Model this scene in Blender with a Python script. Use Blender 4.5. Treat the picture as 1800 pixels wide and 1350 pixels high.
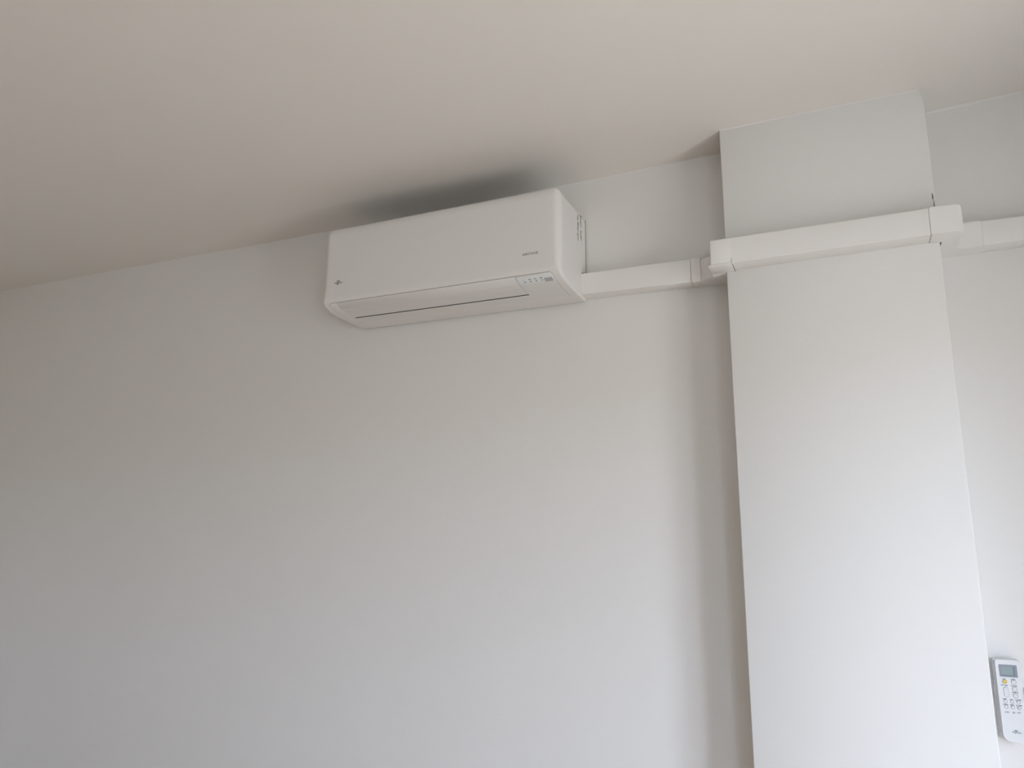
import bpy, bmesh, math, random
from mathutils import Vector, Matrix

# ------------------------------------------------------------------ reset
for o in list(bpy.data.objects):
    bpy.data.objects.remove(o, do_unlink=True)
scene = bpy.context.scene
COL = scene.collection
Z0 = 2.1434            # height of the underside of the air conditioner above the floor
FLOOR = -Z0            # everything below is laid out from that height, then lifted by Z0

# ------------------------------------------------------------------ camera
F = 1.2793             # focal length in thousands of pixels of the 1800 px wide frame
PITCH, YAW, ROLL = .2016, -.4192, .0075
cp, sp, cy_, sy_ = math.cos(PITCH), math.sin(PITCH), math.cos(YAW), math.sin(YAW)
fw = Vector((sy_*cp, cy_*cp, sp)); r0 = Vector((cy_, -sy_, 0)); u0 = r0.cross(fw)
rt = math.cos(ROLL)*r0 + math.sin(ROLL)*u0
up = -math.sin(ROLL)*r0 + math.cos(ROLL)*u0
cam_data = bpy.data.cameras.new('camera'); cam = bpy.data.objects.new('camera', cam_data); COL.objects.link(cam)
M = Matrix((rt, up, -fw)).transposed().to_4x4()
M.translation = Vector((.666, -2.0583, -.7038 + Z0))
cam.matrix_world = M
cam_data.sensor_fit = 'HORIZONTAL'; cam_data.sensor_width = 36; cam_data.lens = 36*F*1000/1800
cam_data.clip_start = .05
scene.camera = cam

# ------------------------------------------------------------------ light and exposure
scene.view_settings.view_transform = 'Standard'; scene.view_settings.look = 'None'
scene.view_settings.exposure = 0.0; scene.view_settings.gamma = 1.0
scene.view_settings.use_curve_mapping = False
world = bpy.data.worlds.new('world'); scene.world = world; world.use_nodes = True
SKY = (.642, .771, 1.0); GROUND = (.99, 1.0, .985)
SKY_S, GROUND_S = 1.0, .376
nt = world.node_tree; nt.nodes.clear()
wo = nt.nodes.new('ShaderNodeOutputWorld'); bg = nt.nodes.new('ShaderNodeBackground')
tc = nt.nodes.new('ShaderNodeTexCoord'); sep = nt.nodes.new('ShaderNodeSeparateXYZ'); ramp = nt.nodes.new('ShaderNodeValToRGB')
nt.links.new(tc.outputs['Generated'], sep.inputs[0]); nt.links.new(sep.outputs['Z'], ramp.inputs[0])
ramp.color_ramp.elements[0].position = 0.0; ramp.color_ramp.elements[0].color = (*[c*GROUND_S for c in GROUND], 1)
ramp.color_ramp.elements[1].position = .06; ramp.color_ramp.elements[1].color = (*[c*SKY_S for c in SKY], 1)
nt.links.new(ramp.outputs[0], bg.inputs[0]); nt.links.new(bg.outputs[0], wo.inputs[0])
bg.inputs[1].default_value = 17.6
# the room
XL, XR, YF = -2.99, 1.65, -4.3          # left wall, right wall, wall behind the camera
# windows: (wall, from, to along the wall, sill, head above the floor)
WINDOWS = [('right', -4.1, -2.5, 1.0, 2.0), ('right', -1.60, -.75, .05, 2.0)]
def portal(name, loc, rot, sx, sy):
    l = bpy.data.lights.new(name, 'AREA'); l.shape = 'RECTANGLE'; l.size = sx; l.size_y = sy
    l.cycles.is_portal = True
    o = bpy.data.objects.new(name, l); COL.objects.link(o); o.location = loc; o.rotation_euler = rot
for wl, a, b, c, d in WINDOWS:
    if wl == 'right': portal('window_portal', (XR+.21, (a+b)/2, (c+d)/2), (0, math.pi/2, 0), d-c, b-a)
    else: portal('window_portal', ((a+b)/2, YF-.21, (c+d)/2), (math.pi/2, 0, 0), b-a, d-c)

# ------------------------------------------------------------------ materials
def mat(name, col, rough=.6, spec=.3, bump=0, bscale=60, mottling=0):
    m = bpy.data.materials.new(name); m.use_nodes = True
    n = m.node_tree; b = n.nodes['Principled BSDF']
    b.inputs['Base Color'].default_value = (*col, 1); b.inputs['Roughness'].default_value = rough
    b.inputs['Specular IOR Level'].default_value = spec
    if bump or mottling:
        t = n.nodes.new('ShaderNodeTexCoord'); nz = n.nodes.new('ShaderNodeTexNoise')
        nz.inputs['Scale'].default_value = bscale; nz.inputs['Detail'].default_value = 4
        n.links.new(t.outputs['Object'], nz.inputs[0])
        if bump:
            bp = n.nodes.new('ShaderNodeBump'); bp.inputs['Strength'].default_value = bump; bp.inputs['Distance'].default_value = .002
            n.links.new(nz.outputs[0], bp.inputs['Height']); n.links.new(bp.outputs[0], b.inputs['Normal'])
        if mottling:
            n2 = n.nodes.new('ShaderNodeTexNoise'); n2.inputs['Scale'].default_value = 2.2; n2.inputs['Detail'].default_value = 2
            n.links.new(t.outputs['Object'], n2.inputs[0])
            mx = n.nodes.new('ShaderNodeMix'); mx.data_type = 'RGBA'
            mx.inputs[6].default_value = (*[c*(1-mottling) for c in col], 1); mx.inputs[7].default_value = (*[min(1, c*(1+mottling)) for c in col], 1)
            n.links.new(n2.outputs[0], mx.inputs[0]); n.links.new(mx.outputs[2], b.inputs['Base Color'])
    return m
PAINT = mat('wall paint', (.80, .78, .75), .75, .2, .12, 90, .012)
WALL2 = mat('wall paint of the other walls', (.78, .75, .70), .75, .2)
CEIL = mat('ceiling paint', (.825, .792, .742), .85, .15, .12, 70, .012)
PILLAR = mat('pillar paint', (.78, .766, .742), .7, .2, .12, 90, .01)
FLOORM = mat('terracotta floor', (.45, .32, .20), .5, .3, .1, 30, .05)
ACW = mat('air conditioner plastic', (.78, .755, .74), .38, .4)
ACP = mat('louver plastic', (.74, .715, .70), .4, .4)
PANEL = mat('control panel plastic', (.75, .74, .715), .4, .4)
GREYSTRIP = mat('grey display film', (.77, .80, .81), .4, .3)
SENSOR = mat('receiver window', (.46, .44, .48), .25, .4)
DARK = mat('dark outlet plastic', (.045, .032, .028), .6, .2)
INK = mat('grey print', (.16, .14, .13), .6, .2)
TRUNK = mat('trunking plastic', (.82, .80, .775), .45, .35)
GAP_SHADE = mat('painted gap shade', (.30, .28, .255), .8, .1)
NOTCH_SHADE = mat('painted notch shade', (.30, .20, .13), .8, .1)
REMOTE = mat('remote plastic', (.74, .74, .745), .4, .4)
REMSIDE = mat('remote back shell', (.72, .72, .72), .5, .3)
BUTTON = mat('button rubber', (.70, .70, .71), .5, .3)
BUTTON_RIM = mat('button recess', (.40, .40, .42), .6, .2)
YELLOW = mat('yellow button rubber', (.72, .52, .12), .45, .3)
LCDF = mat('screen bezel', (.27, .29, .33), .35, .4)
LCD = mat('screen glass', (.31, .37, .37), .25, .4)
LCD_SHADOW = mat('painted screen frame shadow', (.18, .20, .23), .3, .4)
PRINT = mat('remote print', (.16, .16, .20), .6, .2)
CRACK = mat('chipped plaster', (.22, .19, .15), .9, .1)
FRAMEM = mat('window frame white', (.75, .75, .74), .4, .4)
GLASS = bpy.data.materials.new('window glass'); GLASS.use_nodes = True
_n = GLASS.node_tree; _n.nodes.clear(); _o = _n.nodes.new('ShaderNodeOutputMaterial')
_t = _n.nodes.new('ShaderNodeBsdfTransparent'); _g = _n.nodes.new('ShaderNodeBsdfGlossy'); _m = _n.nodes.new('ShaderNodeMixShader')
_g.inputs['Roughness'].default_value = .02; _m.inputs[0].default_value = .05
_n.links.new(_t.outputs[0], _m.inputs[1]); _n.links.new(_g.outputs[0], _m.inputs[2]); _n.links.new(_m.outputs[0], _o.inputs[0])

# ------------------------------------------------------------------ helpers
def rootloc(p):
    v = Vector((0, 0, 0))
    while p is not None:
        v += Vector(p.location); p = p.parent
    return v
def obj(name, bm, m, parent=None, smooth=None, origin=None):
    """link bm (laid out in room coordinates, heights from the AC underside) as one mesh object"""
    if origin is not None: base = Vector(origin)
    elif parent is not None: base = rootloc(parent)
    else: base = Vector((0, 0, 0))
    for v in bm.verts: v.co = v.co + Vector((0, 0, Z0)) - base
    me = bpy.data.meshes.new(name); bmesh.ops.recalc_face_normals(bm, faces=bm.faces); bm.to_mesh(me); bm.free()
    me.materials.append(m)
    if smooth is not None:
        for p in me.polygons: p.use_smooth = True
        me.set_sharp_from_angle(angle=math.radians(smooth))
        big = {k for p in me.polygons if p.loop_total > 20 for k in p.edge_keys}
        for e in me.edges:
            if e.key in big: e.use_edge_sharp = True
    o = bpy.data.objects.new(name, me); COL.objects.link(o)
    if parent is not None: o.parent = parent
    elif origin is not None: o.location = base
    return o
def struct(name, bm, m, parent=None, smooth=None):
    o = obj(name, bm, m, parent, smooth)
    if parent is None: o['kind'] = 'structure'
    return o
def thing(name, label, cat, loc, group=None):
    o = bpy.data.objects.new(name, None); COL.objects.link(o); o.empty_display_size = .05
    o.location = (loc[0], loc[1], loc[2]+Z0); o['label'] = label; o['category'] = cat
    if group: o['group'] = group
    return o
def box(bm, x0, x1, y0, y1, z0, z1, bevel=0, seg=2, z0b=None, z1b=None, long=False):
    """box; z0b/z1b give other heights at the x1 end"""
    z0b = z0 if z0b is None else z0b; z1b = z1 if z1b is None else z1b
    c = [(x0, y0, z0), (x1, y0, z0b), (x1, y1, z0b), (x0, y1, z0), (x0, y0, z1), (x1, y0, z1b), (x1, y1, z1b), (x0, y1, z1)]
    v = [bm.verts.new(p) for p in c]
    fs = [bm.faces.new([v[i] for i in q]) for q in ((0, 3, 2, 1), (4, 5, 6, 7), (0, 1, 5, 4), (1, 2, 6, 5), (2, 3, 7, 6), (3, 0, 4, 7))]
    if bevel:
        es = list({e for f in fs for e in f.edges})
        if long: es = [e for e in es if abs(e.verts[0].co.x-e.verts[1].co.x) > 1e-6]   # only the edges along the run
        bmesh.ops.bevel(bm, geom=es, offset=bevel, segments=seg, affect='EDGES', profile=.5)
    return bm
def plate(bm, outline, y0, y1, bevel=0, seg=2):
    """outline [(x,z)] extruded from y1 (back) to y0 (front); bevels the front rim"""
    b = [bm.verts.new((x, y1, z)) for x, z in outline]; f = [bm.verts.new((x, y0, z)) for x, z in outline]
    n = len(outline); ff = bm.faces.new(f); bm.faces.new(list(reversed(b)))
    for i in range(n): bm.faces.new([b[i], b[(i+1) % n], f[(i+1) % n], f[i]])
    if bevel: bmesh.ops.bevel(bm, geom=list(ff.edges), offset=bevel, segments=seg, affect='EDGES', profile=.5)
    return bm
def rrect(x0, x1, z0, z1, r, n=6, rb=None):
    rb = r if rb is None else rb; out = []
    for cx, cz, rr, a0 in ((x1-rb, z0+rb, rb, -90), (x1-r, z1-r, r, 0), (x0+r, z1-r, r, 90), (x0+rb, z0+rb, rb, 180)):
        for k in range(n+1):
            a = math.radians(a0+90*k/n); out.append((cx+rr*math.cos(a), cz+rr*math.sin(a)))
    return out
def circ(cx, cz, r, n=20): return [(cx+r*math.cos(2*math.pi*k/n), cz+r*math.sin(2*math.pi*k/n)) for k in range(n)]
def text_bm(s, size, mtx, spacing=1.0, thick=.0002, shear=0, bold=0):
    """flat lettering as a mesh, 'mtx' carries it from the XY plane to its surface"""
    cu = bpy.data.curves.new('txt', 'FONT'); cu.body = s; cu.size = size; cu.extrude = thick
    cu.space_character = spacing; cu.align_x = 'LEFT'; cu.shear = shear; cu.resolution_u = 3; cu.offset = bold
    o = bpy.data.objects.new('txt', cu); COL.objects.link(o)
    dg = bpy.context.evaluated_depsgraph_get(); dg.update()
    me = bpy.data.meshes.new_from_object(o.evaluated_get(dg))
    bm = bmesh.new(); bm.from_mesh(me); bmesh.ops.transform(bm, matrix=mtx, verts=bm.verts)
    bpy.data.objects.remove(o); bpy.data.curves.remove(cu); bpy.data.meshes.remove(me)
    return bm
def wallmtx(x, y, z): # text plane on a surface that faces -y
    return Matrix(((1, 0, 0, x), (0, 0, -1, y), (0, 1, 0, z), (0, 0, 0, 1)))

# ------------------------------------------------------------------ room shell
CK = [(-4.0, .425), (-3.0, .4205), (-2.4, .4145), (-2.0, .4100), (-1.6, .4055), (-1.2, .4005), (-.8, .3985), (-.3, .3985), (.0, .4000), (.2, .4025), (.43, .4065),
      (.65, .4070), (.93, .4055), (1.05, .4085), (1.18, .4140), (1.5, .419), (2.0, .422)]
def zc(x):
    for (a, za), (b, zb) in zip(CK, CK[1:]):
        if a <= x <= b: return za+(zb-za)*(x-a)/(b-a)
    return CK[0][1] if x < 0 else CK[-1][1]
PX0, PX1, PY = .4351, .9359, -.1268
bm = bmesh.new()
xs = [-3.9+.1*i for i in range(59)]
lo = {}; 
ys = [YF-.15, -2.0, -1.0, -.5, -.2, .12]
g = [[bm.verts.new((x, y, zc(x))) for y in ys] for x in xs]
h = [[bm.verts.new((x, y, .62)) for y in ys] for x in xs]
for i in range(len(xs)-1):
    for j in range(len(ys)-1):
        bm.faces.new((g[i][j], g[i+1][j], g[i+1][j+1], g[i][j+1])); bm.faces.new((h[i][j], h[i][j+1], h[i+1][j+1], h[i+1][j]))
for i in range(len(xs)-1):
    for j in (0, len(ys)-1): bm.faces.new((g[i][j], g[i+1][j], h[i+1][j], h[i][j]))
for j in range(len(ys)-1):
    for i in (0, len(xs)-1): bm.faces.new((g[i][j], g[i][j+1], h[i][j+1], h[i][j]))
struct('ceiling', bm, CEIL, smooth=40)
struct('wall_back', box(bmesh.new(), XL-.15, XR+.15, 0, .12, FLOOR-.1, .5), PAINT)
struct('wall_left', box(bmesh.new(), XL-.12, XL, YF, 0, FLOOR-.1, .5), WALL2)
struct('floor', box(bmesh.new(), XL-.15, XR+.15, YF-.12, .12, FLOOR-.12, FLOOR), FLOORM)
def pierced(wl, span0, span1, m):
    """a wall built around its window openings"""
    bm = bmesh.new(); c = span0
    def piece(a, b, z0, z1):
        if b-a < 1e-4: return
        if wl == 'right': box(bm, XR, XR+.2, a, b, z0, z1)
        else: box(bm, a, b, YF-.2, YF, z0, z1)
    for w, a, b, s0, s1 in sorted(x for x in WINDOWS if x[0] == wl):
        piece(c, a, FLOOR-.1, .5); piece(a, b, FLOOR-.1, FLOOR+s0); piece(a, b, FLOOR+s1, .5); c = b
    piece(c, span1, FLOOR-.1, .5)
    return struct('wall_'+wl, bm, m)
pierced('right', YF, 0, PAINT); pierced('front', XL-.15, XR+.15, WALL2)
for k, (wl, a, b, s0, s1) in enumerate(WINDOWS):
    t = .05; z0, z1 = FLOOR+s0, FLOOR+s1; mid = (a+b)/2
    def bar(bm, u0, u1, v0, v1, d0=.06, d1=.12):
        if wl == 'right': box(bm, XR+d0, XR+d1, u0, u1, v0, v1)
        else: box(bm, u0, u1, YF-d1, YF-d0, v0, v1)
    bm = bmesh.new()
    bar(bm, a, b, z0, z0+t); bar(bm, a, b, z1-t, z1); bar(bm, a, a+t, z0+t, z1-t); bar(bm, b-t, b, z0+t, z1-t); bar(bm, mid-.04, mid+.04, z0+t, z1-t)
    win = struct('window_%d' % (k+1), bm, FRAMEM)
    for u0, u1 in ((a+t, mid-.04), (mid+.04, b-t)):
        bm = bmesh.new(); bar(bm, u0, u1, z0+t, z1-t, .087, .093); obj('pane', bm, GLASS, win)
for nm, a in (('baseboard_back', (XL, XR, -.012, 0)), ('baseboard_left', (XL, XL+.012, YF, 0)), ('baseboard_front', (XL, XR, YF, YF+.012))):
    struct(nm, box(bmesh.new(), a[0], a[1], a[2], a[3], FLOOR, FLOOR+.07, .003), FRAMEM)
#RETURN
# pillar: slightly rounded plaster arrises
bm = bmesh.new()
pl = [(PX0, .0), (PX0, PY+.003), (PX0+.0009, PY+.0009), (PX0+.003, PY), (PX1-.004, PY), (PX1-.0012, PY+.0012), (PX1, PY+.004), (PX1, .0)]
lv = []
ZS = [FLOOR+(.335-FLOOR)*q/23 for q in range(24)]+[.355, .370, .380, .388, .395, .402, .410, .430]
for k, z in enumerate(ZS):
    w = .0010*math.sin(z*2.9)+.0005*math.sin(z*7.1)      # hand-plastered edge, never quite straight
    ring = []
    for i, (x, y) in enumerate(pl):
        dx = w*(.6 if x < .6 else 1.0)
        fl = 0
        if z > .37 and x > .8: fl = -.016*min(1, (z-.37)/.036)**1.6     # plaster run-out under the ceiling on the right arris
        ring.append(bm.verts.new((x+dx+fl*.6, y, z)))
    lv.append(ring)
# a few extra rings under the ceiling follow from NL spacing
for a, b in zip(lv, lv[1:]):
    for i in range(len(pl)): bm.faces.new((a[i], a[(i+1) % len(pl)], b[(i+1) % len(pl)], b[i]))
bm.faces.new(lv[0]); bm.faces.new(lv[-1])
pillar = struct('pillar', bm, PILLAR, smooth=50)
# plaster fillets where walls meet the ceiling
def fillet(name, x0, x1, y, r, m):
    bm = bmesh.new(); rows = []
    n = max(2, int((x1-x0)/.08))
    for i in range(n+1):
        x = x0+(x1-x0)*i/n; z = zc(x); rr = r*(1+.25*math.sin(i*1.7))
        row = []
        for k in range(6):
            a = math.radians(90*k/5)
            row.append(bm.verts.new((x, y-rr+rr*math.sin(a)*1.0, z-rr+rr*math.cos(a))))
        row.append(bm.verts.new((x, y+.002, z+.002)))
        rows.append(row)
    for a, b in zip(rows, rows[1:]):
        for k in range(7): bm.faces.new((a[k], b[k], b[(k+1) % 7], a[(k+1) % 7]))
    bm.faces.new(rows[0]); bm.faces.new(rows[-1])
    return struct(name, bm, m, smooth=60)
fillet('trim_1', -.25, PX0-.001, 0, .003, PAINT)
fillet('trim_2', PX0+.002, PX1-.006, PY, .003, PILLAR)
fillet('trim_3', PX1+.001, XR, 0, .005, PAINT)
# chipped plaster crack just above the trunking, on the pillar's right arris
bm = bmesh.new()
cr = [(.9306, .121), (.9318, .113), (.9310, .107), (.9326, .1035), (.9330, .096), (.9326, .088), (.9330, .075), (.9346, .060)]
wd = [.0004, .0016, .0013, .0005, .0009, .0012, .0011, .0009]
vs = []
for (x, z), w in zip(cr, wd):
    vs.append([bm.verts.new((x-w, PY-.0006, z)), bm.verts.new((x+w, PY-.0006+(.001 if x > .932 else 0), z)), bm.verts.new((x+w, PY+.004, z)), bm.verts.new((x-w, PY+.004, z))])
for a, b in zip(vs, vs[1:]):
    for k in range(4): bm.faces.new((a[k], a[(k+1) % 4], b[(k+1) % 4], b[k]))
bm.faces.new(vs[0]); bm.faces.new(vs[-1])
obj('plaster_crack', bm, CRACK, pillar)

# ------------------------------------------------------------------ air conditioner
W = .8276; H = .2742
ac = thing('air_conditioner', 'white split air conditioner indoor unit mounted high on the wall', 'air conditioner', (-W/2, 0, 0))
prof = []
REAR = -.0085
prof.append((REAR, H)); prof += [(-.06, H), (-.12, H), (-.19, H)]
R_ = .006
for k in range(0, 6):
    a = math.radians(68*k/5); prof.append((-.2265-R_*math.sin(a), H-R_+R_*math.cos(a)))
prof += [(-.2335, .2660), (-.2350, .2620), (-.2362, .2570), (-.2369, .2515), (-.2370, .2480)]
for k in range(1, 8): prof.append((-.2370-.0012*k/8, .2480-(.2480-.052)*k/8))
prof += [(-.2382, .052), (-.2384, .044), (-.2380, .037), (-.2366, .030), (-.2345, .0252)]
SEAM = len(prof)
low = [(-.2318, .0218), (-.2290, .0188), (-.2256, .0160), (-.2215, .0134), (-.2165, .0110), (-.2110, .0090), (-.2040, .0068), (-.1960, .0050), (-.1850, .0030), (-.1700, .0012),
       (-.1540, -.0004), (-.1385, -.0016), (-.1315, -.0019), (-.1245, -.0021), (-.1100, -.0026), (-.0950, -.0030), (-.0790, -.0033)]
prof += low
PEND = len(prof)-1
prof += [(-.060, -.0036), (-.035, -.0039), (REAR, -.0042)]
NPF = len(prof)
def nrm(i):
    a = prof[max(0, i-1)]; b = prof[min(NPF-1, i+1)]
    d = Vector((b[0]-a[0], b[1]-a[1])).normalized()
    return Vector((d.y, -d.x)) if True else None
# outward normal: walking top-rear -> front -> bottom; outward is to the right-hand side of travel reversed
NRM = []
for i in range(NPF):
    n = nrm(i); c = Vector((prof[i][0]+.11, prof[i][1]-.13))
    if n.dot(c) < 0: n = -n
    NRM.append(n)
NRM[0] = Vector((0, 1)); NRM[1] = Vector((0, 1)); NRM[-1] = Vector((0, -1))
def rad(i):
    z = prof[i][1]; y = prof[i][0]
    if i < SEAM: return .022 if z > .06 else .022*(1-max(0, (.06-z))/.06)+.004*max(0, (.06-z))/.06
    return .010 if y < -.2 else .006
RAD = [rad(i) for i in range(NPF)]
for _ in range(3): RAD = [RAD[0]]+[(RAD[i-1]+RAD[i]+RAD[i+1])/3 for i in range(1, NPF-1)]+[RAD[-1]]
ARC = [0]
for i in range(SEAM+1, NPF): ARC.append(ARC[-1]+math.hypot(prof[i][0]-prof[i-1][0], prof[i][1]-prof[i-1][1]))
def arc(i): return ARC[max(0, i-SEAM)]
PXL, PXR, PR = -.8030, -.0262, .010
def corner(i):
    d = arc(i)
    return PR-math.sqrt(max(0, PR*PR-(PR-d)**2)) if d < PR else 0
def xbl(i): return PXL+corner(i) - .006*min(1, max(0, arc(i)-.03)/.12)
def xbr(i): return PXR-corner(i)
bm = bmesh.new()
NT = 7; cols = []
rows = []
for i, (y, z) in enumerate(prof):
    n = NRM[i]; r = RAD[i]; row = []
    iy, iz = y-n.x*r, z-n.y*r
    if i < SEAM and z > .10: iy = max(iy, -.2370+.022); iz = min(iz, H-.022)     # keeps the rounded end from folding over at the top corner
    def pt(xend, sgn, th):
        cx = xend-sgn*r
        return (cx+sgn*r*math.cos(th), iy+(y-iy)*math.sin(th), iz+(z-iz)*math.sin(th))
    for k in range(NT): row.append(pt(-W, -1, math.pi/2*k/(NT-1)))
    row.append((max(xbl(i), -W+r+.0003), y, z)); row.append((xbr(i), y, z))
    for k in range(NT): row.append(pt(0, 1, math.pi/2*(1-k/(NT-1))))
    rows.append([bm.verts.new(p) for p in row])
NC = len(rows[0])
for i in range(NPF-1):
    for c in range(NC-1):
        if c == NT and SEAM <= i < PEND: continue
        bm.faces.new((rows[i][c], rows[i][c+1], rows[i+1][c+1], rows[i+1][c]))
for c in range(NC-1): bm.faces.new((rows[0][c+1], rows[0][c], rows[-1][c], rows[-1][c+1]))
bm.faces.new([rows[i][0] for i in range(NPF)]); bm.faces.new([rows[i][-1] for i in reversed(range(NPF))])
# walls of the outlet pocket
def inward(i, d): return (prof[i][0]-NRM[i].x*d, prof[i][1]-NRM[i].y*d)
DP = .010
inn = {}
for i in range(SEAM, PEND+1):
    y, z = inward(i, DP)
    for c, x in ((NT, xbl(i)), (NT+1, xbr(i))): inn[(i, c)] = bm.verts.new((x, y, z))
for i in range(SEAM, PEND):
    for c in (NT, NT+1): bm.faces.new((rows[i][c], rows[i+1][c], inn[(i+1, c)], inn[(i, c)]))
for i in (SEAM, PEND): bm.faces.new((rows[i][NT], rows[i][NT+1], inn[(i, NT+1)], inn[(i, NT)]))
obj('casing', bm, ACW, ac, smooth=35)
# dark cavity behind the louver
bm = bmesh.new(); pr_ = []
for i in range(SEAM, PEND+1):
    y, z = inward(i, DP-.0003); y2, z2 = inward(i, DP+.0015)
    pr_.append([bm.verts.new((xbl(i)-.001, y, z)), bm.verts.new((xbr(i)+.001, y, z)), bm.verts.new((xbr(i)+.001, y2, z2)), bm.verts.new((xbl(i)-.001, y2, z2))])
for a, b in zip(pr_, pr_[1:]):
    for k in range(4): bm.faces.new((a[k], a[(k+1) % 4], b[(k+1) % 4], b[k]))
bm.faces.new(pr_[0]); bm.faces.new(pr_[-1])
obj('air_outlet', bm, DARK, ac)
def lowpt(y):
    """height of the curved underside at depth y, with its normal"""
    for i in range(SEAM, NPF-1):
        (y0, z0), (y1, z1) = prof[i], prof[i+1]
        if y0 <= y <= y1:
            t = (y-y0)/(y1-y0); n = (NRM[i]*(1-t)+NRM[i+1]*t).normalized(); return z0+(z1-z0)*t, n
    return prof[SEAM][1], NRM[SEAM]
def patch(name, fx0, fx1, ya, yb, m, off=0.0, th=.0035, n=16, parent=ac, bev=.0005, smooth=35, endbev=True):
    """curved panel lying in the underside surface between depths ya..yb (fx: x bounds as functions of depth)"""
    bm = bmesh.new(); ring = []
    for k in range(n+1):
        y = ya+(yb-ya)*k/n; z, nn = lowpt(y)
        o = [(y+nn.x*off, z+nn.y*off), (y+nn.x*(off-th), z+nn.y*(off-th))]
        x0, x1 = fx0(y), fx1(y)
        ring.append([bm.verts.new((x0, *o[0])), bm.verts.new((x1, *o[0])), bm.verts.new((x1, *o[1])), bm.verts.new((x0, *o[1]))])
    top = []
    for a, b in zip(ring, ring[1:]):
        for q in range(4):
            f = bm.faces.new((a[q], a[(q+1) % 4], b[(q+1) % 4], b[q]))
            if q == 0: top.append(f)
    bm.faces.new(ring[0]); bm.faces.new(ring[-1])
    if bev:
        es = []
        for a, b in zip(ring, ring[1:]):
            es += [bm.edges.get((a[0], b[0])), bm.edges.get((a[1], b[1]))]
        es += [bm.edges.get((ring[0][0], ring[0][1]))]
        if endbev: es += [bm.edges.get((ring[-1][0], ring[-1][1]))]
        bmesh.ops.bevel(bm, geom=es, offset=bev, segments=2, affect='EDGES', profile=.5)
    return obj(name, bm, m, parent, smooth=smooth)
def yarc(y):
    for i in range(SEAM, NPF-1):
        if prof[i][0] <= y <= prof[i+1][0]:
            t = (y-prof[i][0])/(prof[i+1][0]-prof[i][0]); return arc(i)+(arc(i+1)-arc(i))*t
    return 0
def rc_(d, r): return r-math.sqrt(max(0, r*r-(r-d)**2)) if d < r else 0
YS = -.2308
GP = .0009
lx = lambda y: PXL+GP+rc_(yarc(y)-.001, PR-.001) - .006*min(1, max(0, yarc(y)-.03)/.12)
rx = lambda y: PXR-GP-rc_(yarc(y)-.001, PR-.001)
k_ = lambda v: (lambda y: v)
patch('side_trim', lx, k_(-.7727), YS, -.0796, ACW, n=34)
patch('louver', k_(-.7717), k_(-.1415), YS, -.1325, ACP, n=30, off=.0006)
cp_ = patch('control_panel', k_(-.1405), rx, YS, -.07905, PANEL, n=34, bev=.0009, endbev=False)
patch('lower_trim', k_(-.7725), k_(-.1406), -.1235, -.07905, PANEL, n=6, bev=0, th=.0009)
# display film, receiver window, indicator lamps and their icons
srx = lambda y: PXR-.0032-rc_(yarc(y)-.004, .006)
film = patch('display_film', k_(-.1385), srx, -.2268, -.2010, GREYSTRIP, off=.0003, th=.0006, parent=cp_, bev=0)
patch('receiver_window', k_(-.0585), k_(-.0340), -.2155, -.1985, SENSOR, off=.0005, th=.0006, parent=film if False else cp_, bev=0, n=5)
def onlow(x, y, off):
    z, n = lowpt(y); return Vector((x, y+n.x*off, z+n.y*off)), n
def low_shape(outlines, m, name, parent, off=.0005):
    bm = bmesh.new()
    for ol in outlines:
        a = []; b = []
        for x, y in ol:
            p, n = onlow(x, y, off); q, _ = onlow(x, y, off-.0006); a.append(bm.verts.new(p)); b.append(bm.verts.new(q))
        bm.faces.new(a); bm.faces.new(list(reversed(b)))
        for i in range(len(a)): bm.faces.new((a[i], a[(i+1) % len(a)], b[(i+1) % len(a)], b[i]))
    return obj(name, bm, m, parent)
def disc(cx, cy, rx_, ry_, n=12): return [(cx+rx_*math.cos(2*math.pi*k/n), cy+ry_*math.sin(2*math.pi*k/n)) for k in range(n)]
DX = [-.1191, -.1014, -.0836, -.0659]
for x in DX: low_shape([disc(x, -.2085, .0019, .0026)], INK, 'indicator_lamp', cp_)
ICON = mat('icon print', (.30, .29, .30), .6, .2)
low_shape([[(-.1200, -.2212), (-.1190, -.2212), (-.1190, -.2162), (-.1200, -.2162)]], ICON, 'icon', cp_)
low_shape([disc(-.1035, -.2180, .0011, .0022, 8), disc(-.1000, -.2172, .0022, .0024, 10)], ICON, 'icon', cp_)
low_shape([disc(-.0850, -.2188, .0024, .0015, 10), disc(-.0828, -.2160, .0026, .0013, 10)], ICON, 'icon', cp_)
low_shape([disc(-.0672, -.2186, .0015, .0020, 8), disc(-.0644, -.2186, .0015, .0020, 8), disc(-.0658, -.2168, .0026, .0014, 8)], ICON, 'icon', cp_)
# air intake grille over the top: dark core with white slats
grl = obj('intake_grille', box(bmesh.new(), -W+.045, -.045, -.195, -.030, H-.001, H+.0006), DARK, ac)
for k in range(27):
    x = -W+.055+k*(W-.11)/26
    obj('slat', box(bmesh.new(), x-.0016, x+.0016, -.195, -.030, H+.0006, H+.0030), ACW, grl)
# backing plate, coloured dark to paint in the shade of the wall gap
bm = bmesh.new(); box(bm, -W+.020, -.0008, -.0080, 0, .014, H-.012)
obj('mounting_plate', bm, GAP_SHADE, ac)
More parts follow.
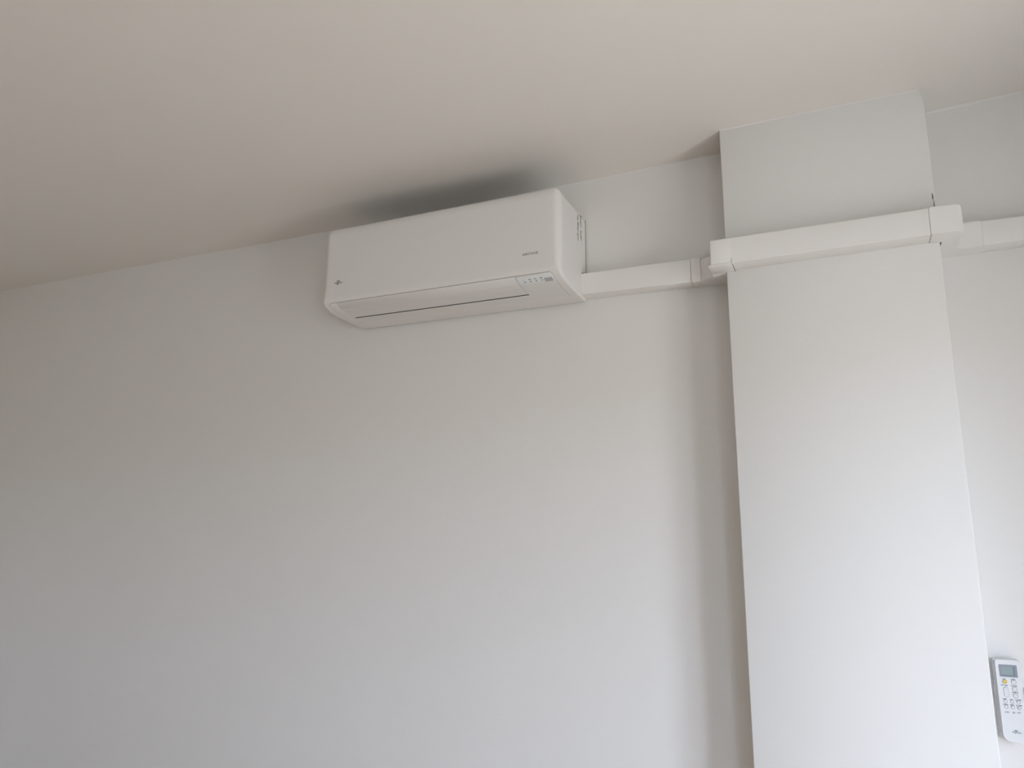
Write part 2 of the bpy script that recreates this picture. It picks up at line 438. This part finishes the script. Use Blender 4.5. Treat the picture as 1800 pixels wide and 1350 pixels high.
# lettering on the front panel
def yfront(z): return -.2370-.0012*(.2480-z)/.196
a = text_bm('AIRSTAGE', .0100, wallmtx(-.1160, yfront(.085)-.0003, .0777), 1.12)
o = obj('front_lettering', a, INK, ac); o['label'] = 'small dark AIRSTAGE lettering'
bm = text_bm('FUJITSU', .0088, wallmtx(-.7785, yfront(.088)-.0003, .0818), 1.0)
def ribbon(bm, pts, w, y):
    prev = None
    n = len(pts)
    for i, (x, z) in enumerate(pts):
        x2, z2 = pts[(i+1) % n]; x0, z0 = pts[i-1]
        d = Vector((x2-x0, z2-z0)).normalized(); px, pz = -d.y*w, d.x*w
        cur = (bm.verts.new((x+px, y, z+pz)), bm.verts.new((x-px, y, z-pz)))
        if prev: bm.faces.new((prev[0], prev[1], cur[1], cur[0]))
        else: first = cur
        prev = cur
    bm.faces.new((prev[0], prev[1], first[1], first[0]))
def loops(cx, cz, s):
    return [(cx+s*math.cos(t_)/(1+math.sin(t_)**2), cz+s*1.25*math.sin(t_)*math.cos(t_)/(1+math.sin(t_)**2)) for t_ in [2*math.pi*k/28 for k in range(28)]]
ribbon(bm, loops(-.7640, .0908, .0052), .0006, yfront(.09)-.0005)
ribbon(bm, [(-.7660+.0028*math.cos(2*math.pi*k/12), .0812+.0022*math.sin(2*math.pi*k/12)) for k in range(12)], .0005, yfront(.09)-.0005)
obj('emblem', bm, INK, ac)
# printed side label: two columns of turned tiny print
random.seed(4)
bm = bmesh.new()
def mark(y, z, dy, dz, sl=0):
    v = [bm.verts.new((.0003, y, z)), bm.verts.new((.0003, y-dy, z+sl)), bm.verts.new((.0003, y-dy, z+dz+sl)), bm.verts.new((.0003, y, z+dz))]
    w = [bm.verts.new((-.0004, q.co.y, q.co.z)) for q in v]
    bm.faces.new(v); bm.faces.new(list(reversed(w)))
    for i in range(4): bm.faces.new((v[i], v[(i+1) % 4], w[(i+1) % 4], w[i]))
z = .2190
for k in range(17):
    if not 8 <= k <= 9:
        sl = random.uniform(.001, .004)
        mark(-.044-random.uniform(0, .004), z+.038, random.uniform(.008, .015), .0014, sl)
        if k % 3: mark(-.048, z+.040, .0022, random.uniform(.003, .0045), 0)
    if k not in (4, 11): mark(-.073-random.uniform(0, .003), z+.030, random.uniform(.006, .012), .0017, random.uniform(.001, .004))
    if k % 2: mark(-.077, z+.031, .003, .004)
    if k == 6: mark(-.073, z+.029, .008, .006, .001)
    z -= .0050
obj('side_label', bm, INK, ac)
obj('cable_notch', box(bmesh.new(), -.002, .0006, -.046, -.010, .058, .0765), NOTCH_SHADE, ac)  # brown block paints the dark of the open cutout above the trunking

# ------------------------------------------------------------------ trunking
DEP = .054
t1 = thing('cable_trunking', 'white plastic trunking between the air conditioner and the pillar', 'cable trunking', (.17, 0, .035), None)
obj('cover', box(bmesh.new(), .0004, .3273, -DEP, 0, .0035, .0705, .003, 3, -.0015, .0690, True), TRUNK, t1, smooth=35)
bm = bmesh.new()
# inner corner fitting: slightly larger sleeve that turns out along the pillar's side
box(bm, .3278, .3560, -DEP-.0015, 0, -.0030, .0700, .003, 3, -.0030, .0690)
plan = [(.354, 0), (.354, -.050), (.366, -.062), (.4010, -.080), (.4335, -.080), (.4335, 0)]
a = [bm.verts.new((x, y, -.0030)) for x, y in plan]; b = [bm.verts.new((x, y, .0600)) for x, y in plan]
bm.faces.new(a); bm.faces.new(b)
for i in range(len(plan)): bm.faces.new((a[i], a[(i+1) % 6], b[(i+1) % 6], b[i]))
obj('corner_fitting', bm, TRUNK, t1, smooth=35)

t2 = thing('cable_trunking', 'white plastic trunking across the front face of the pillar', 'cable trunking', (.68, PY, .025), None)
YT = PY-.0600
obj('cover', box(bmesh.new(), .4300, .9112, YT, PY, -.0100, .0600, .003, 3, -.0070, .0600, True), TRUNK, t2, smooth=35)
bm = bmesh.new()
box(bm, .4020, .4590, YT-.0004, PY-.0005, -.0105, .0604, .0035, 3)
box(bm, .4020, .4345, PY-.0005, -.081, -.0110, .0612)
box(bm, .3965, .4600, YT-.0025, PY-.0005, -.0135, -.0100, .001)      # turned-out lower lip
box(bm, .3965, .4345, PY-.0005, -.100, -.0135, -.0100)
box(bm, .4568, .4602, YT-.0028, PY-.0005, -.0135, .0020, .0008)
o = obj('corner_fitting', bm, TRUNK, t2, smooth=35); o['label'] = 'outer corner fitting at the left edge of the pillar'
bm = bmesh.new()
# right outer corner: front face, rounded upper right corner, leg back along the pillar side
ol = rrect(.9118, .9775, -.0080, .0610, .007, 5, .004)
ol = [(x, z - (.0035*max(0, (x-.93)/.045)**2 if z > 0 else 0)) for x, z in ol]
plate(bm, ol, YT-.0010, PY-.0005, .0008, 2)
box(bm, PX1+.004, .9765, PY-.0005, -.060, -.0080, .0575)
o = obj('corner_fitting', bm, TRUNK, t2, smooth=35); o['label'] = 'outer corner fitting at the right edge of the pillar'

t3 = thing('cable_trunking', 'white plastic trunking on the wall to the right of the pillar', 'cable trunking', (1.3, 0, .025), None)
obj('cover', box(bmesh.new(), 1.0381, XR-.001, -DEP, 0, -.0040, .0600, .003, 3, -.0045, .0500, True), TRUNK, t3, smooth=35)
bm = bmesh.new()
plan = [(PX1+.003, 0), (PX1+.003, -.0595), (.9790, -.0595), (.986, -.0575), (.996, -.0560), (1.0375, -.0560), (1.0375, 0)]
n = len(plan)
a = [bm.verts.new((x, y, -.0065)) for x, y in plan]; b = [bm.verts.new((x, y, .0610)) for x, y in plan]
bm.faces.new(a); bm.faces.new(b)
side = [bm.faces.new((a[i], a[(i+1) % n], b[(i+1) % n], b[i])) for i in range(n)]
bmesh.ops.bevel(bm, geom=[e for e in bm.edges if all(v.co.y < -.05 for v in e.verts) and abs(e.verts[0].co.z-e.verts[1].co.z) < .001], offset=.0025, segments=2, affect='EDGES')
obj('corner_fitting', bm, TRUNK, t3, smooth=35)

# ------------------------------------------------------------------ remote control and its wall holder
RX0, RX1, RZ0, RZ1 = .9600, 1.0082, -1.1470, -.9760
RF = -.0360
hold = thing('remote_holder', 'white wall holder clasping the lower half of the remote control', 'holder', ((RX0+RX1)/2, 0, RZ0))
hz = -1.0320
obj('back_plate', plate(bmesh.new(), rrect(RX0-.0030, RX1+.0024, RZ0-.0012, hz, .002, 4, .005), -.0062, -.0005, .0008), REMSIDE, hold, smooth=40)
for a, b in ((RX0-.0034, RX0-.00215), (RX1+.0002, RX1+.0024)):
    y0 = -.0250 if a < 1 else -.0385
    obj('side_arm', box(bmesh.new(), a, b, y0, -.0060, RZ0+.016, hz, .0005), REMSIDE if a < 1 else REMOTE, hold)
rem = thing('remote_control', 'white remote control with grey screen and yellow button, in the wall holder', 'remote control', ((RX0+RX1)/2, 0, RZ0))
bm = bmesh.new()
plate(bm, rrect(RX0, RX1, RZ0, RZ1, .0045, 6, .0125), RF, -.0280, .0012, 3)
obj('front_shell', bm, REMOTE, rem, smooth=40)
bm = bmesh.new()
plate(bm, rrect(RX0-.0021, RX1-.0002, RZ0-.0006, RZ1-.0006, .0045, 6, .0110), -.0278, -.0064, .0010)
obj('back_shell', bm, REMSIDE, rem, smooth=40)
SX0, SX1, SZ0, SZ1 = .9663, 1.0005, -1.0120, -.9858
scr = obj('screen', plate(bmesh.new(), rrect(SX0, SX1, SZ0, SZ1, .0012, 3), RF-.0005, RF+.001), LCDF, rem)
obj('display', plate(bmesh.new(), rrect(SX0+.0035, SX1-.0050, SZ0+.0042, SZ1-.0035, .0005, 2), RF-.0009, RF), LCD, scr)
bm = bmesh.new(); plate(bm, [(SX1-.0078, SZ0+.0046), (SX1-.0050, SZ0+.0046), (SX1-.0050, SZ1-.0038), (SX1-.0078, SZ1-.0038)], RF-.0012, RF)
plate(bm, [(SX0+.0040, SZ0+.0030), (SX1-.0045, SZ0+.0030), (SX1-.0045, SZ0+.0046), (SX0+.0040, SZ0+.0046)], RF-.0012, RF)
obj('display_shadow', bm, LCD_SHADOW, scr)  # dark bars paint the frame's shadow onto the display
def button(ol, olr, m, name='button'):
    b = obj(name, plate(bmesh.new(), ol, RF-.0014, RF+.001, .0004, 2), m, rem, smooth=40)
    obj('button_rim', plate(bmesh.new(), olr, RF-.0003, RF+.0005), BUTTON_RIM, b)
    return b
b = button(circ(.9744, -1.0219, .0042, 24), circ(.9744, -1.0219, .0047, 24), YELLOW); b['label'] = 'yellow button'
for x, z, r in ((.9914, -1.0219, .0043), (.9917, -1.0362, .0043), (.9917, -1.0502, .0043)): button(circ(x, z, r), circ(x, z, r+.0009), BUTTON)
button(rrect(.9708, .9792, -1.0545, -1.0335, .0041, 6), rrect(.9702, .9798, -1.0551, -1.0329, .0047, 6), BUTTON)
for z in (-1.0633, -1.0748):
    for x in (.9716, .9840, .9957): button(circ(x, z, .0031, 16), circ(x, z, .0040, 16), BUTTON)
def lab(s, x, z, h, wmax):
    m = wallmtx(0, RF-.0003, 0); bm = text_bm(s, h*1.4, m, 1.0, .0001, 0, .00007)
    xs_ = [v.co.x for v in bm.verts]; zs_ = [v.co.z for v in bm.verts]
    w = max(xs_)-min(xs_); f = wmax/w; cx = (max(xs_)+min(xs_))/2; cz = (max(zs_)+min(zs_))/2
    for v in bm.verts: v.co.x = x+(v.co.x-cx)*f; v.co.z = z+(v.co.z-cz)
    obj('button_lettering', bm, PRINT, rem)
for a in (('ON/OFF', .9735, -1.0163, .0015, .0075), ('MODE', .9906, -1.0163, .0019, .0078), ('SET TEMP', .9732, -1.0298, .0018, .0135), ('ECONOMY', .9916, -1.0296, .0019, .0125),
          ('POWERFUL', .9918, -1.0434, .0019, .0125), ('SLEEP', .9704, -1.0583, .0018, .0078), ('FAN', .9829, -1.0586, .0018, .0066), ('ON TIMER', .9960, -1.0586, .0018, .0120),
          ('SWING', .9707, -1.0699, .0018, .0092), ('SET', .9834, -1.0701, .0018, .0082), ('OFF TIMER', .9958, -1.0702, .0018, .0120),
          ('RESET', .9725, -1.0857, .0018, .0085), ('CH', .9845, -1.0860, .0034, .0045), ('LIGHT', .9945, -1.0852, .0018, .0068)): lab(*a)
bm = text_bm('FUJITSU', .0048, wallmtx(.9772, RF-.0003, -1.1285), 1.0, .0001)
ribbon(bm, loops(.9845, -1.1232, .0027), .0004, RF-.0005)
obj('emblem', bm, PRINT, rem)
# the remote's details were measured on a plane 6 mm further back: bring the whole remote into line
rem.location.x -= .0009; rem.location.z += .0010
hold.location.x -= .0009; hold.location.z += .0010
